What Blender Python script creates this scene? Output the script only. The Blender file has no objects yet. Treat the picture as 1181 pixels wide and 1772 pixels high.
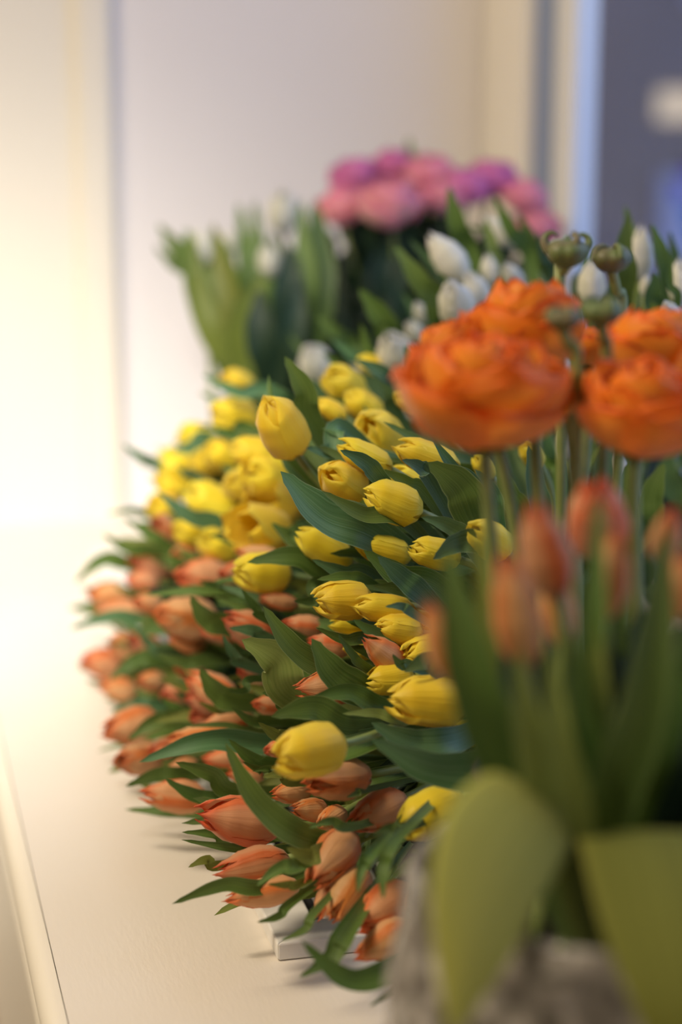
import bpy, math, random
from mathutils import Vector, Matrix, noise

# ------------------------------------------------------------------ camera, world, lights, exposure
R = math.radians
scene = bpy.context.scene
C = scene.collection
FPX, PITCH, YAW = 3600.0, R(14.0), R(13.5)
CAM = Vector((0.0, 0.0, 0.58))
cam_data = bpy.data.cameras.new('camera')
cam_data.sensor_fit = 'HORIZONTAL'; cam_data.sensor_width = 24.0
cam_data.lens = FPX / 1181.0 * 24.0
cam_data.clip_start = 0.02; cam_data.clip_end = 100
cam_data.dof.use_dof = True
cam_data.dof.focus_distance = 1.28
cam_data.dof.aperture_fstop = 2.5
cam = bpy.data.objects.new('camera', cam_data); C.objects.link(cam)
cam.location = CAM; cam.rotation_euler = (math.pi/2 - PITCH, 0, -YAW)
scene.camera = cam
Mc = Matrix.Rotation(-YAW, 3, 'Z') @ Matrix.Rotation(math.pi/2 - PITCH, 3, 'X')
FWD, RGT, UPV = Mc @ Vector((0,0,-1)), Mc @ Vector((1,0,0)), Mc @ Vector((0,1,0))

def ray(px, py):
    return FWD + RGT*((px-590.5)/FPX) + UPV*((886-py)/FPX)
def at(px, py, d, zmin=0.008):
    """point of the room seen at photo pixel (px, py) at depth d metres, kept above the bench"""
    r = ray(px, py); p = CAM + r*d
    if p.z < zmin and r.z < 0: p = CAM + r*((zmin-CAM.z)/r.z)
    return p

world = bpy.data.worlds.new('dusk_sky'); scene.world = world; world.use_nodes = True
bg = world.node_tree.nodes['Background']
bg.inputs[0].default_value = (0.30, 0.47, 1.0, 1); bg.inputs[1].default_value = 0.85

def look(o, target):
    o.rotation_euler = (Vector(target)-o.location).to_track_quat('-Z','Y').to_euler()
def area(name, loc, target, sx, sy, power, col):
    l = bpy.data.lights.new(name, 'AREA'); l.shape = 'RECTANGLE'; l.size = sx; l.size_y = sy
    l.energy = power; l.color = col
    o = bpy.data.objects.new(name, l); C.objects.link(o); o.location = loc; look(o, target); return o
def spot(name, loc, target, power, col, ang, blend, rad):
    l = bpy.data.lights.new(name, 'SPOT'); l.energy = power; l.color = col
    l.spot_size = R(ang); l.spot_blend = blend; l.shadow_soft_size = rad
    o = bpy.data.objects.new(name, l); C.objects.link(o); o.location = loc; look(o, target); return o

spot('corner_spotlight', (-0.25, 0.55, 1.10), (0.12, 2.22, -0.07), 205, (1.0, 0.96, 0.90), 34, 1.0, 0.22)
area('ceiling_light_left', (-0.75, 1.10, 1.55), (0.35, 1.35, 0.1), 0.32, 0.32, 23, (1.0, 0.84, 0.62))
area('front_fill_light', (-0.70, 0.25, 1.2), (0.30, 0.95, 0.3), 0.25, 0.25, 5, (1.0, 0.84, 0.62))  # added fill that brightens the front pot, no lamp known there
area('window_daylight', (1.35, 1.3, 1.1), (0.45, 1.5, 0.3), 1.2, 1.2, 6, (0.66, 0.78, 1.0))

vs = scene.view_settings
vs.view_transform = 'Standard'; vs.look = 'None'; vs.gamma = 1.0; vs.use_curve_mapping = False
vs.exposure = 0.0
scene.cycles.use_denoising = True
scene.cycles.max_bounces = 8; scene.cycles.diffuse_bounces = 4; scene.cycles.transparent_max_bounces = 8

# ------------------------------------------------------------------ helpers
class MB:
    """collects vertices, faces, uvs and builds ONE mesh object"""
    def __init__(s): s.v=[]; s.f=[]; s.uv=[]; s.mi=[]
    def grid(s, pts, nu, nv, uvs=None, closed=False, mi=0):
        o = len(s.v); s.v += pts
        for j in range(nv-1):
            for i in range(nu if closed else nu-1):
                a=j*nu+i; b=j*nu+(i+1)%nu; c=(j+1)*nu+(i+1)%nu; d=(j+1)*nu+i
                s.f.append((o+a,o+b,o+c,o+d)); s.mi.append(mi)
                if uvs: s.uv += [uvs[a],uvs[b],uvs[c],uvs[d]]
                else:
                    s.uv += [(i/nu, j/(nv-1)), ((i+1)/nu, j/(nv-1)), ((i+1)/nu, (j+1)/(nv-1)), (i/nu, (j+1)/(nv-1))]
    def face(s, pts, mi=0):
        o=len(s.v); s.v += pts; s.f.append(tuple(range(o,o+len(pts)))); s.mi.append(mi)
        s.uv += [(0,0)]*len(pts)
    def box(s, x0,x1,y0,y1,z0,z1, mi=0, b=0.0):
        o=len(s.v)
        if b <= 0:
            s.v += [Vector(p) for p in ((x0,y0,z0),(x1,y0,z0),(x1,y1,z0),(x0,y1,z0),(x0,y0,z1),(x1,y0,z1),(x1,y1,z1),(x0,y1,z1))]
            fs=((3,2,1,0),(4,5,6,7),(0,1,5,4),(1,2,6,5),(2,3,7,6),(3,0,4,7))
            for f in fs: s.f.append(tuple(o+i for i in f)); s.mi.append(mi); s.uv += [(0,0)]*4
        else:
            import bmesh
            bm=bmesh.new(); bmesh.ops.create_cube(bm,size=1)
            for v in bm.verts: v.co=Vector(((x0+x1)/2+v.co.x*(x1-x0),(y0+y1)/2+v.co.y*(y1-y0),(z0+z1)/2+v.co.z*(z1-z0)))
            bmesh.ops.bevel(bm,geom=bm.edges[:],offset=b,segments=2,affect='EDGES',profile=0.5)
            bm.verts.index_update()
            s.v += [v.co.copy() for v in bm.verts]
            for f in bm.faces:
                s.f.append(tuple(o+v.index for v in f.verts)); s.mi.append(mi); s.uv += [(0,0)]*len(f.verts)
            bm.free()
    def tube(s, pts, rad, n=8, cap=True):
        """rad: number or list"""
        k=len(pts); out=[]
        prev=None
        for i,p in enumerate(pts):
            t=(pts[min(i+1,k-1)]-pts[max(i-1,0)]).normalized()
            if prev is None:
                a=t.cross(Vector((0,0,1)))
                if a.length<1e-3: a=t.cross(Vector((1,0,0)))
                a.normalize()
            else:
                a=(prev-t*prev.dot(t)).normalized()
            prev=a; b=t.cross(a)
            r=rad[i] if isinstance(rad,(list,tuple)) else rad
            for q in range(n):
                g=2*math.pi*q/n
                out.append(p+a*(r*math.cos(g))+b*(r*math.sin(g)))
        o=len(s.v)
        s.grid(out,n,k,closed=True)
        if cap:
            s.f.append(tuple(o+i for i in reversed(range(n)))); s.mi.append(0); s.uv += [(0,0)]*n
            s.f.append(tuple(o+(k-1)*n+i for i in range(n))); s.mi.append(0); s.uv += [(0,1)]*n
    def lathe(s, prof, n=48, c=Vector((0,0,0)), fn=None):
        pts=[]
        for r,z in prof:
            for q in range(n):
                g=2*math.pi*q/n
                rr=r*(fn(g,z) if fn else 1)
                pts.append(c+Vector((rr*math.cos(g),rr*math.sin(g),z)))
        s.grid(pts,n,len(prof),closed=True)
    def mesh(s, name, mats, smooth=True):
        m=bpy.data.meshes.new(name); m.from_pydata([tuple(v) for v in s.v],[],s.f)
        uvl=m.uv_layers.new(name='UVMap')
        uvl.data.foreach_set('uv',[c for t in s.uv for c in t])
        for mt in (mats if isinstance(mats,(list,tuple)) else [mats]): m.materials.append(mt)
        m.polygons.foreach_set('material_index', s.mi)
        if smooth: m.polygons.foreach_set('use_smooth',[True]*len(m.polygons))
        m.update(); return m
    def build(s, name, mats, parent=None, smooth=True):
        """vertices are world coordinates; the object sits at its parent's origin"""
        if parent is not None:
            s.v=[v-WL[parent.name] for v in s.v]
        o=bpy.data.objects.new(name, s.mesh(name,mats,smooth)); C.objects.link(o)
        if parent is not None: o.parent=parent; WL[o.name]=WL[parent.name]
        else: WL[o.name]=Vector((0,0,0))
        return o
WL={}
def thing(name, label, cat, loc, group=None):
    o=bpy.data.objects.new(name,None); C.objects.link(o); o.empty_display_size=0.02
    o.location=loc; WL[o.name]=Vector(loc); o['label']=label; o['category']=cat
    if group: o['group']=group
    return o
def tag(o,label,cat,group=None):
    o['label']=label; o['category']=cat
    if group: o['group']=group
    return o
def struct(o): o['kind']='structure'; return o
def bez(p0,p1,p2,p3,n):
    r=[]
    for i in range(n):
        t=i/(n-1); u=1-t
        r.append(p0*(u**3)+p1*(3*u*u*t)+p2*(3*u*t*t)+p3*(t**3))
    return r
def catmull(P,t):
    n=len(P)-1; x=min(max(t,0),1)*n; i=min(int(x),n-1); f=x-i
    p0=P[max(i-1,0)];p1=P[i];p2=P[i+1];p3=P[min(i+2,n)]
    return 0.5*((2*p1)+(p2-p0)*f+(2*p0-5*p1+4*p2-p3)*f*f+(3*p1-p0-3*p2+p3)*f**3)

# ------------------------------------------------------------------ materials
def newmat(name):
    m=bpy.data.materials.new(name); m.use_nodes=True
    nt=m.node_tree; nt.nodes.clear()
    out=nt.nodes.new('ShaderNodeOutputMaterial')
    return m,nt,out
def N(nt,t,**k):
    n=nt.nodes.new(t)
    for a,b in k.items(): setattr(n,a,b)
    return n
def mixc(nt,fac,a,b,mode='MIX'):
    n=N(nt,'ShaderNodeMix',data_type='RGBA',blend_type=mode)
    for sock,val in ((0,fac),(6,a),(7,b)):
        if isinstance(val,(int,float)): n.inputs[sock].default_value=val
        elif isinstance(val,tuple): n.inputs[sock].default_value=(*val,1) if len(val)==3 else val
        else: nt.links.new(val,n.inputs[sock])
    return n.outputs[2]
def ramp(nt,val,a,b,ca=0.0,cb=1.0):
    n=N(nt,'ShaderNodeMapRange',interpolation_type='SMOOTHSTEP')
    nt.links.new(val,n.inputs[0]); n.inputs[1].default_value=a; n.inputs[2].default_value=b
    n.inputs[3].default_value=ca; n.inputs[4].default_value=cb
    return n.outputs[0]
def uvsplit(nt):
    uv=N(nt,'ShaderNodeUVMap'); sp=N(nt,'ShaderNodeSeparateXYZ'); nt.links.new(uv.outputs[0],sp.inputs[0])
    a=N(nt,'ShaderNodeMath',operation='MULTIPLY_ADD'); nt.links.new(sp.outputs[0],a.inputs[0]); a.inputs[1].default_value=2; a.inputs[2].default_value=-1
    b=N(nt,'ShaderNodeMath',operation='ABSOLUTE'); nt.links.new(a.outputs[0],b.inputs[0])
    return uv.outputs[0], b.outputs[0], sp.outputs[1]
def streak(nt,uv,sx,sy,scale=1.0,rnd=True):
    mp=N(nt,'ShaderNodeMapping'); nt.links.new(uv,mp.inputs[0]); mp.inputs[3].default_value=(sx,sy,1)
    if rnd:
        oi=N(nt,'ShaderNodeObjectInfo'); nt.links.new(oi.outputs['Random'],mp.inputs[1])
    ns=N(nt,'ShaderNodeTexNoise'); nt.links.new(mp.outputs[0],ns.inputs[0]); ns.inputs['Scale'].default_value=scale; ns.inputs['Detail'].default_value=3
    return ns.outputs[0]
def rndhue(nt,col,amt_v=0.25,amt_h=0.03,amt_s=0.1):
    oi=N(nt,'ShaderNodeObjectInfo'); h=N(nt,'ShaderNodeHueSaturation')
    nt.links.new(col,h.inputs['Color'])
    nt.links.new(ramp2(nt,oi.outputs['Random'],0.5-amt_h,0.5+amt_h),h.inputs['Hue'])
    w=N(nt,'ShaderNodeMath',operation='FRACT'); q=N(nt,'ShaderNodeMath',operation='MULTIPLY'); nt.links.new(oi.outputs['Random'],q.inputs[0]); q.inputs[1].default_value=7.31
    nt.links.new(q.outputs[0],w.inputs[0])
    nt.links.new(ramp2(nt,w.outputs[0],1-amt_v,1+amt_v),h.inputs['Value'])
    h.inputs['Saturation'].default_value=1
    return h.outputs[0]
def ramp2(nt,val,ca,cb):
    n=N(nt,'ShaderNodeMapRange'); nt.links.new(val,n.inputs[0]); n.inputs[3].default_value=ca; n.inputs[4].default_value=cb
    return n.outputs[0]
def thin(nt,out,col,rough,trans,spec=0.4,bumpsrc=None,bumpd=0.0005,sheen=0.0):
    p=N(nt,'ShaderNodeBsdfPrincipled'); nt.links.new(col,p.inputs['Base Color'])
    p.inputs['Roughness'].default_value=rough; p.inputs['Specular IOR Level'].default_value=spec
    if sheen: p.inputs['Sheen Weight'].default_value=sheen
    t=N(nt,'ShaderNodeBsdfTranslucent'); nt.links.new(col,t.inputs[0])
    mx=N(nt,'ShaderNodeMixShader'); mx.inputs[0].default_value=trans
    nt.links.new(p.outputs[0],mx.inputs[1]); nt.links.new(t.outputs[0],mx.inputs[2])
    if bumpsrc is not None:
        b=N(nt,'ShaderNodeBump'); b.inputs['Strength'].default_value=0.5; b.inputs['Distance'].default_value=bumpd
        nt.links.new(bumpsrc,b.inputs['Height']); nt.links.new(b.outputs[0],p.inputs['Normal'])
    nt.links.new(mx.outputs[0],out.inputs[0])
def petal_mat(name,edge,mid,base,tipc,trans=0.3,midw=0.75,rough=0.5,hv=(0.1,0.01)):
    m,nt,out=newmat(name); uv,au,v=uvsplit(nt)
    st=streak(nt,uv,14,1.2,1.0)
    sub=N(nt,'ShaderNodeMath',operation='MULTIPLY_ADD'); nt.links.new(st,sub.inputs[0]); sub.inputs[1].default_value=0.5; nt.links.new(au,sub.inputs[2])
    fac=ramp(nt,sub.outputs[0],midw*0.35+0.25,midw+0.3)
    c=mixc(nt,fac,mid,edge)
    c=mixc(nt,ramp(nt,v,0.75,1.0),c,tipc)
    c=mixc(nt,ramp(nt,v,0.0,0.16,1.0,0.0),c,base)
    c=rndhue(nt,c,hv[0],hv[1])
    thin(nt,out,c,rough,trans,0.3,st,0.0012,0.15)
    return m
M={}
M['yellow']=petal_mat('yellow_petal',(0.95,0.76,0.05),(0.93,0.68,0.03),(0.74,0.62,0.07),(0.95,0.76,0.06),0.28,0.8,0.42,(0.06,0.008))
M['orange']=petal_mat('orange_petal',(0.78,0.23,0.055),(0.76,0.40,0.18),(0.68,0.46,0.22),(0.78,0.17,0.04),0.25,0.85,0.5,(0.14,0.012))
M['white']=petal_mat('white_petal',(0.88,0.86,0.78),(0.86,0.84,0.70),(0.58,0.62,0.28),(0.90,0.88,0.82),0.3,0.8,0.4,(0.04,0.005))
M['ranunculus']=petal_mat('ranunculus_petal',(0.94,0.28,0.018),(0.94,0.36,0.032),(0.90,0.44,0.06),(0.94,0.20,0.012),0.35,0.8,0.45,(0.03,0.004))
M['pink']=petal_mat('pink_petal',(0.92,0.36,0.46),(0.93,0.47,0.46),(0.90,0.68,0.50),(0.88,0.27,0.46),0.3,0.8,0.5,(0.06,0.01))
M['magenta']=petal_mat('magenta_petal',(0.80,0.23,0.50),(0.84,0.33,0.56),(0.8,0.4,0.45),(0.74,0.17,0.50),0.3,0.8,0.5,(0.06,0.01))
def leaf_mat(name,dark,light,rim,trans=0.22,rough=0.42,hv=(0.22,0.012),spec=0.33):
    m,nt,out=newmat(name); uv,au,v=uvsplit(nt)
    st=streak(nt,uv,26,1.0,1.0)
    c=mixc(nt,ramp(nt,st,0.3,0.7),dark,light)
    c=mixc(nt,ramp(nt,au,0.93,1.0),c,rim)
    c=mixc(nt,ramp(nt,v,0.0,0.35,0.55,0.0),c,rim)
    c=rndhue(nt,c,hv[0],hv[1])
    thin(nt,out,c,rough,trans,spec,st,0.0008)
    return m
M['leaf']=leaf_mat('tulip_leaf',(0.080,0.145,0.026),(0.125,0.200,0.042),(0.30,0.38,0.14))
M['leaf_blue']=leaf_mat('tulip_leaf_bluish',(0.070,0.150,0.055),(0.110,0.205,0.090),(0.28,0.38,0.22),0.15,0.36)
M['leaf_pale']=leaf_mat('tulip_leaf_pale',(0.23,0.31,0.075),(0.30,0.37,0.10),(0.42,0.46,0.2),0.3,0.5,(0.06,0.006))
M['leaf_olive']=leaf_mat('tulip_leaf_olive',(0.16,0.20,0.035),(0.22,0.26,0.05),(0.3,0.33,0.1),0.3,0.45)
M['leaf_dark']=leaf_mat('dark_leaf',(0.012,0.030,0.014),(0.02,0.045,0.02),(0.04,0.07,0.03),0.1,0.5)  # near-black foliage, also painted as the shade in gaps between flowers
M['leaf_fore']=leaf_mat('tulip_leaf_yellowish',(0.20,0.25,0.055),(0.26,0.31,0.075),(0.32,0.35,0.1),0.25,0.6,(0.05,0.006),0.15)
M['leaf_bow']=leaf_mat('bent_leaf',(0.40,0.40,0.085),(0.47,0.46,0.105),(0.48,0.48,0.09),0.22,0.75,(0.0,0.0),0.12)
M['leaf_bow_shaded']=leaf_mat('bent_leaf_shaded',(0.13,0.135,0.022),(0.16,0.165,0.028),(0.18,0.18,0.04),0.1,0.75,(0.0,0.0),0.12)  # darker copy of the bent leaf, its shade put into the colour
def plain(name,col,rough=0.5,metal=0.0,spec=0.5,nscale=0,ncol=None,bump=0.0,bscale=200):
    m,nt,out=newmat(name); p=N(nt,'ShaderNodeBsdfPrincipled'); nt.links.new(p.outputs[0],out.inputs[0])
    p.inputs['Base Color'].default_value=(*col,1); p.inputs['Roughness'].default_value=rough
    p.inputs['Metallic'].default_value=metal; p.inputs['Specular IOR Level'].default_value=spec
    tc=N(nt,'ShaderNodeTexCoord')
    if ncol:
        n=N(nt,'ShaderNodeTexNoise'); n.inputs['Scale'].default_value=nscale; n.inputs['Detail'].default_value=4
        nt.links.new(tc.outputs['Object'],n.inputs[0])
        nt.links.new(mixc(nt,ramp(nt,n.outputs[0],0.4,0.65),col,ncol),p.inputs['Base Color'])
    if bump:
        n=N(nt,'ShaderNodeTexNoise'); n.inputs['Scale'].default_value=bscale; n.inputs['Detail'].default_value=3
        nt.links.new(tc.outputs['Object'],n.inputs[0])
        b=N(nt,'ShaderNodeBump'); b.inputs['Distance'].default_value=bump; b.inputs['Strength'].default_value=0.6
        nt.links.new(n.outputs[0],b.inputs['Height']); nt.links.new(b.outputs[0],p.inputs['Normal'])
    return m
M['stem']=plain('tulip_stem',(0.20,0.27,0.07),0.45,nscale=40,ncol=(0.26,0.30,0.10))
M['stem_brown']=plain('ranunculus_stem',(0.20,0.25,0.07),0.5,nscale=60,ncol=(0.27,0.30,0.10))
M['bud']=plain('ranunculus_bud',(0.12,0.17,0.05),0.5,nscale=60,ncol=(0.15,0.13,0.06))
M['wall']=plain('painted_wall',(0.80,0.76,0.745),0.75,bump=0.0004,bscale=60)
M['cream']=plain('cream_paint',(0.84,0.78,0.66),0.5,bump=0.0002,bscale=80)
M['frame_white']=plain('window_frame_paint',(0.80,0.79,0.76),0.45)
M['reveal']=plain('sky_tinted_reveal',(0.30,0.36,0.52),0.5)  # blue cast of the skylight put into the reveal's colour
M['grille']=plain('white_lacquer',(0.86,0.84,0.80),0.3,bump=0.0002,bscale=120)
M['dark']=plain('slot_shade_paint',(0.012,0.012,0.016),0.8)  # near-black, painted as the shade below the grille slots
M['unseen_wall']=plain('unseen_wall_brown',(0.20,0.15,0.11),0.7)  # unseen walls, made dark brown to cut bounce and deepen shadows
M['floor']=plain('floor_boards',(0.30,0.24,0.18),0.6,nscale=8,ncol=(0.25,0.19,0.14))
M['ceiling']=plain('ceiling_paint',(0.5,0.48,0.44),0.8)
M['zinc']=plain('dark_zinc',(0.05,0.055,0.05),0.5,0.6,nscale=30,ncol=(0.08,0.08,0.075))
M['facade']=plain('grey_render',(0.115,0.11,0.125),0.9,nscale=3,ncol=(0.14,0.13,0.15))
M['facade_blue']=plain('pale_blue_paint',(0.42,0.46,0.62),0.7)
M['hinge']=plain('white_metal',(0.82,0.80,0.76),0.3,0.0)
def bench_mat():
    m,nt,out=newmat('bench_paint'); p=N(nt,'ShaderNodeBsdfPrincipled'); nt.links.new(p.outputs[0],out.inputs[0])
    tc=N(nt,'ShaderNodeTexCoord')
    a=N(nt,'ShaderNodeTexNoise'); a.inputs['Scale'].default_value=5; nt.links.new(tc.outputs['Object'],a.inputs[0])
    c=mixc(nt,ramp(nt,a.outputs[0],0.35,0.7),(0.81,0.75,0.665),(0.79,0.725,0.63))
    # tiny scuffs and specks
    v=N(nt,'ShaderNodeTexVoronoi'); v.inputs['Scale'].default_value=38; nt.links.new(tc.outputs['Object'],v.inputs[0])
    c=mixc(nt,ramp(nt,v.outputs['Distance'],0.015,0.03,0.5,0.0),c,(0.45,0.38,0.3))
    nt.links.new(c,p.inputs['Base Color'])
    p.inputs['Roughness'].default_value=0.36; p.inputs['Specular IOR Level'].default_value=0.35
    w=N(nt,'ShaderNodeTexNoise'); mp=N(nt,'ShaderNodeMapping'); mp.inputs[3].default_value=(260,60,60)
    nt.links.new(tc.outputs['Object'],mp.inputs[0]); nt.links.new(mp.outputs[0],w.inputs[0]); w.inputs['Scale'].default_value=1; w.inputs['Detail'].default_value=3
    w2=N(nt,'ShaderNodeTexVoronoi',feature='DISTANCE_TO_EDGE'); w2.inputs['Scale'].default_value=17; nt.links.new(tc.outputs['Object'],w2.inputs[0])
    ad=N(nt,'ShaderNodeMath',operation='MULTIPLY_ADD'); nt.links.new(ramp(nt,w2.outputs[0],0.0,0.03,0.0,1.0),ad.inputs[0]); ad.inputs[1].default_value=0.0; nt.links.new(w.outputs[0],ad.inputs[2])
    b=N(nt,'ShaderNodeBump'); b.inputs['Distance'].default_value=0.0004; b.inputs['Strength'].default_value=0.5
    nt.links.new(ad.outputs[0],b.inputs['Height']); nt.links.new(b.outputs[0],p.inputs['Normal'])
    return m
M['bench']=bench_mat()
def glass_mat(name,tint,mixf):
    m,nt,out=newmat(name)
    g=N(nt,'ShaderNodeBsdfGlossy'); g.inputs['Roughness'].default_value=0.02; g.inputs[0].default_value=(1,1,1,1)
    t=N(nt,'ShaderNodeBsdfTransparent'); t.inputs[0].default_value=(*tint,1)
    f=N(nt,'ShaderNodeFresnel'); f.inputs[0].default_value=1.5
    mx=N(nt,'ShaderNodeMixShader'); nt.links.new(f.outputs[0],mx.inputs[0])
    nt.links.new(t.outputs[0],mx.inputs[1]); nt.links.new(g.outputs[0],mx.inputs[2]); nt.links.new(mx.outputs[0],out.inputs[0])
    return m
M['glass']=glass_mat('window_glass',(0.97,0.98,1.0),0.1)
def emit(name,col,s):
    m,nt,out=newmat(name); e=N(nt,'ShaderNodeEmission'); e.inputs[0].default_value=(*col,1); e.inputs[1].default_value=s
    nt.links.new(e.outputs[0],out.inputs[0]); return m
M['lit']=emit('lit_window',(1.0,0.84,0.68),0.62)
def pot_mat():
    m,nt,out=newmat('grey_stoneware'); p=N(nt,'ShaderNodeBsdfPrincipled'); nt.links.new(p.outputs[0],out.inputs[0])
    tc=N(nt,'ShaderNodeTexCoord')
    v=N(nt,'ShaderNodeTexVoronoi'); v.inputs['Scale'].default_value=58; nt.links.new(tc.outputs['Object'],v.inputs[0])
    n=N(nt,'ShaderNodeTexNoise'); n.inputs['Scale'].default_value=65; n.inputs['Detail'].default_value=5; nt.links.new(tc.outputs['Object'],n.inputs[0])
    c=mixc(nt,ramp(nt,n.outputs[0],0.38,0.62),(0.12,0.11,0.09),(0.50,0.46,0.41))
    c=mixc(nt,ramp(nt,v.outputs['Distance'],0.35,0.75,0.0,0.7),c,(0.10,0.09,0.075))
    nt.links.new(c,p.inputs['Base Color']); p.inputs['Roughness'].default_value=0.18
    b=N(nt,'ShaderNodeBump'); b.inputs['Distance'].default_value=0.004; b.inputs['Strength'].default_value=0.9; b.invert=True
    nt.links.new(v.outputs['Distance'],b.inputs['Height']); nt.links.new(b.outputs[0],p.inputs['Normal'])
    return m
M['pot']=pot_mat()

# ------------------------------------------------------------------ the room shell
BX0, WX, WY = 0.1025, 0.73, 2.30          # bench front edge, window wall, end wall
def sbox(name,x0,x1,y0,y1,z0,z1,mat,b=0.0):
    mb=MB(); mb.box(x0,x1,y0,y1,z0,z1,b=b); o=mb.build(name,mat,None,False); struct(o); return o
sbox('wall_back',0.294,0.785,WY,WY+0.12,-0.5,2.0,M['wall'])
# the wall left of the corner stands forward with a rounded pier
mb=MB(); pts=[]
prof=[(-2.2,WY-0.010),(0.250,WY-0.010),(0.256,WY-0.017),(0.262,WY-0.020)]
for k in range(9):
    a=R(-90+k*90/8); prof.append((0.284+0.013*math.cos(a),WY-0.020+0.013+0.013*math.sin(a)))
prof.append((0.297,WY+0.12))
for z in (-0.5,2.0): pts += [Vector((x,y,z)) for x,y in prof]
mb.grid(pts,len(prof),2); struct(mb.build('wall_left_of_corner',M['cream'],None,False)).name='wall_end'
mb=MB()   # window wall with its opening
OY0,OY1,OZ0,OZ1=0.35,2.156,0.035,1.75
for (y0,y1,z0,z1) in ((-1.5,OY0,-0.5,2.0),(OY1,WY,-0.5,2.0),(OY0,OY1,-0.5,OZ0),(OY0,OY1,OZ1,2.0)): mb.box(WX,WX+0.055,y0,y1,z0,z1)
struct(mb.build('wall_right',M['wall'],None,False))
sbox('wall_left',-2.3,-2.2,-1.5,WY+0.1,-0.5,2.0,M['unseen_wall'])
sbox('wall_front',-2.3,0.9,-1.6,-1.5,-0.5,2.0,M['unseen_wall'])
sbox('floor',-2.3,0.9,-1.6,WY+0.1,-0.52,-0.5,M['floor'])
sbox('ceiling',-2.3,0.9,-1.6,WY+0.1,2.0,2.02,M['ceiling'])
# casing, sash, glass
mb=MB()
mb.box(WX-0.014,WX,OY1,WY-0.004,0.0,OZ1+0.13,b=0.003); mb.box(WX-0.014,WX,OY0-0.1,OY1,OZ1,OZ1+0.13,b=0.003); mb.box(WX-0.014,WX,OY0-0.13,OY0,0.0,OZ1,b=0.003)
struct(mb.build('trim_1',M['cream'],None,False))
mb=MB()
sx0,sx1=0.751,0.777
mb.box(sx0,sx1,2.09,OY1,OZ0,OZ1); mb.box(sx0,sx1,OY0,OY0+0.066,OZ0,OZ1); mb.box(sx0,sx1,OY0+0.066,2.09,OZ0,OZ0+0.06); mb.box(sx0,sx1,OY0+0.066,2.09,OZ1-0.06,OZ1)
struct(mb.build('window_2',M['frame_white'],None,False)).name='trim_2'
mb=MB(); mb.box(WX+0.0005,0.7515,OY1-0.004,OY1-0.0004,OZ0,OZ1)  # thin sheet over the jamb, coloured as if lit by sky
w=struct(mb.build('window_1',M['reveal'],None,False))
mb=MB(); mb.face([Vector((0.757,OY0+0.066,OZ1-0.06)),Vector((0.757,2.09,OZ1-0.06)),Vector((0.757,2.09,OZ0+0.06)),Vector((0.757,OY0+0.066,OZ0+0.06))])
mb.build('pane',M['glass'],w,False)
# outside, across the street
g=thing('street_building','grey rendered building across the street behind the window','building',(3.2,5.6,-3.0))
mb=MB(); mb.box(1.55,5.0,5.2,6.5,-3.0,4.0); mb.box(1.50,5.05,5.16,5.2,1.35,1.5); mb.build('wall',M['facade'],g,False)
mb=MB(); mb.box(2.10,2.42,5.17,5.21,0.255,0.335,b=0.01); mb.build('lit_window',M['lit'],g,False)['label']='small warm lit window'
mb=MB(); mb.box(2.11,2.6,5.12,5.2,-0.9,0.12,b=0.01); mb.box(2.17,2.6,5.10,5.2,0.55,1.2,b=0.01); mb.build('window_shutter',M['facade_blue'],g,False)['label']='pale blue painted shutter panels'
sbox('street',0.95,8,0.0,9,-3.05,-3.0,M['floor']).name='ground_street'

# ------------------------------------------------------------------ the bench
bench=thing('window_bench','cream painted wooden window bench with rounded front edge','bench',(0.42,1.2,-0.5))
mb=MB(); mb.box(BX0+0.0006,WX,-0.8,WY,-0.026,0.0); mb.build('bench_top',M['bench'],bench,False)
mb=MB(); prof=[]
for k in range(13):
    a=R(90+k*180/12); prof.append((BX0-0.003+0.011*math.cos(a),-0.0118+0.0118*math.sin(a)))
prof=[(BX0,0.0)]+prof+[(BX0,-0.0236)]
pts=[]
for y in (-0.8,WY-0.03): pts += [Vector((x,y,z)) for x,z in prof]
mb.grid(pts,len(prof),2); mb.build('nosing',M['cream'],bench)
mb=MB(); mb.box(BX0+0.012,BX0+0.03,-0.8,WY-0.03,-0.5,-0.026); mb.build('front_panel',M['cream'],bench,False)
mb=MB(); pts=[]
for y in (-0.8,WY-0.03):
    for k in range(13):
        a=R(70+k*220/12); pts.append(Vector((BX0+0.006+0.012*math.cos(a),y,-0.088+0.014*math.sin(a))))
mb.grid(pts,13,2); mb.build('bead_rail',M['cream'],bench)
hp=Vector((BX0+0.004,1.52,-0.045))
mb=MB(); mb.tube([hp+Vector((0,-0.018,0)),hp+Vector((0,0.018,0))],0.005,12); mb.tube([hp+Vector((0,0.018,0)),hp+Vector((0,0.022,0))],0.0065,12); mb.box(hp.x,hp.x+0.012,hp.y-0.016,hp.y+0.016,hp.z-0.012,hp.z+0.012); mb.build('hinge',M['hinge'],bench)

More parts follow.
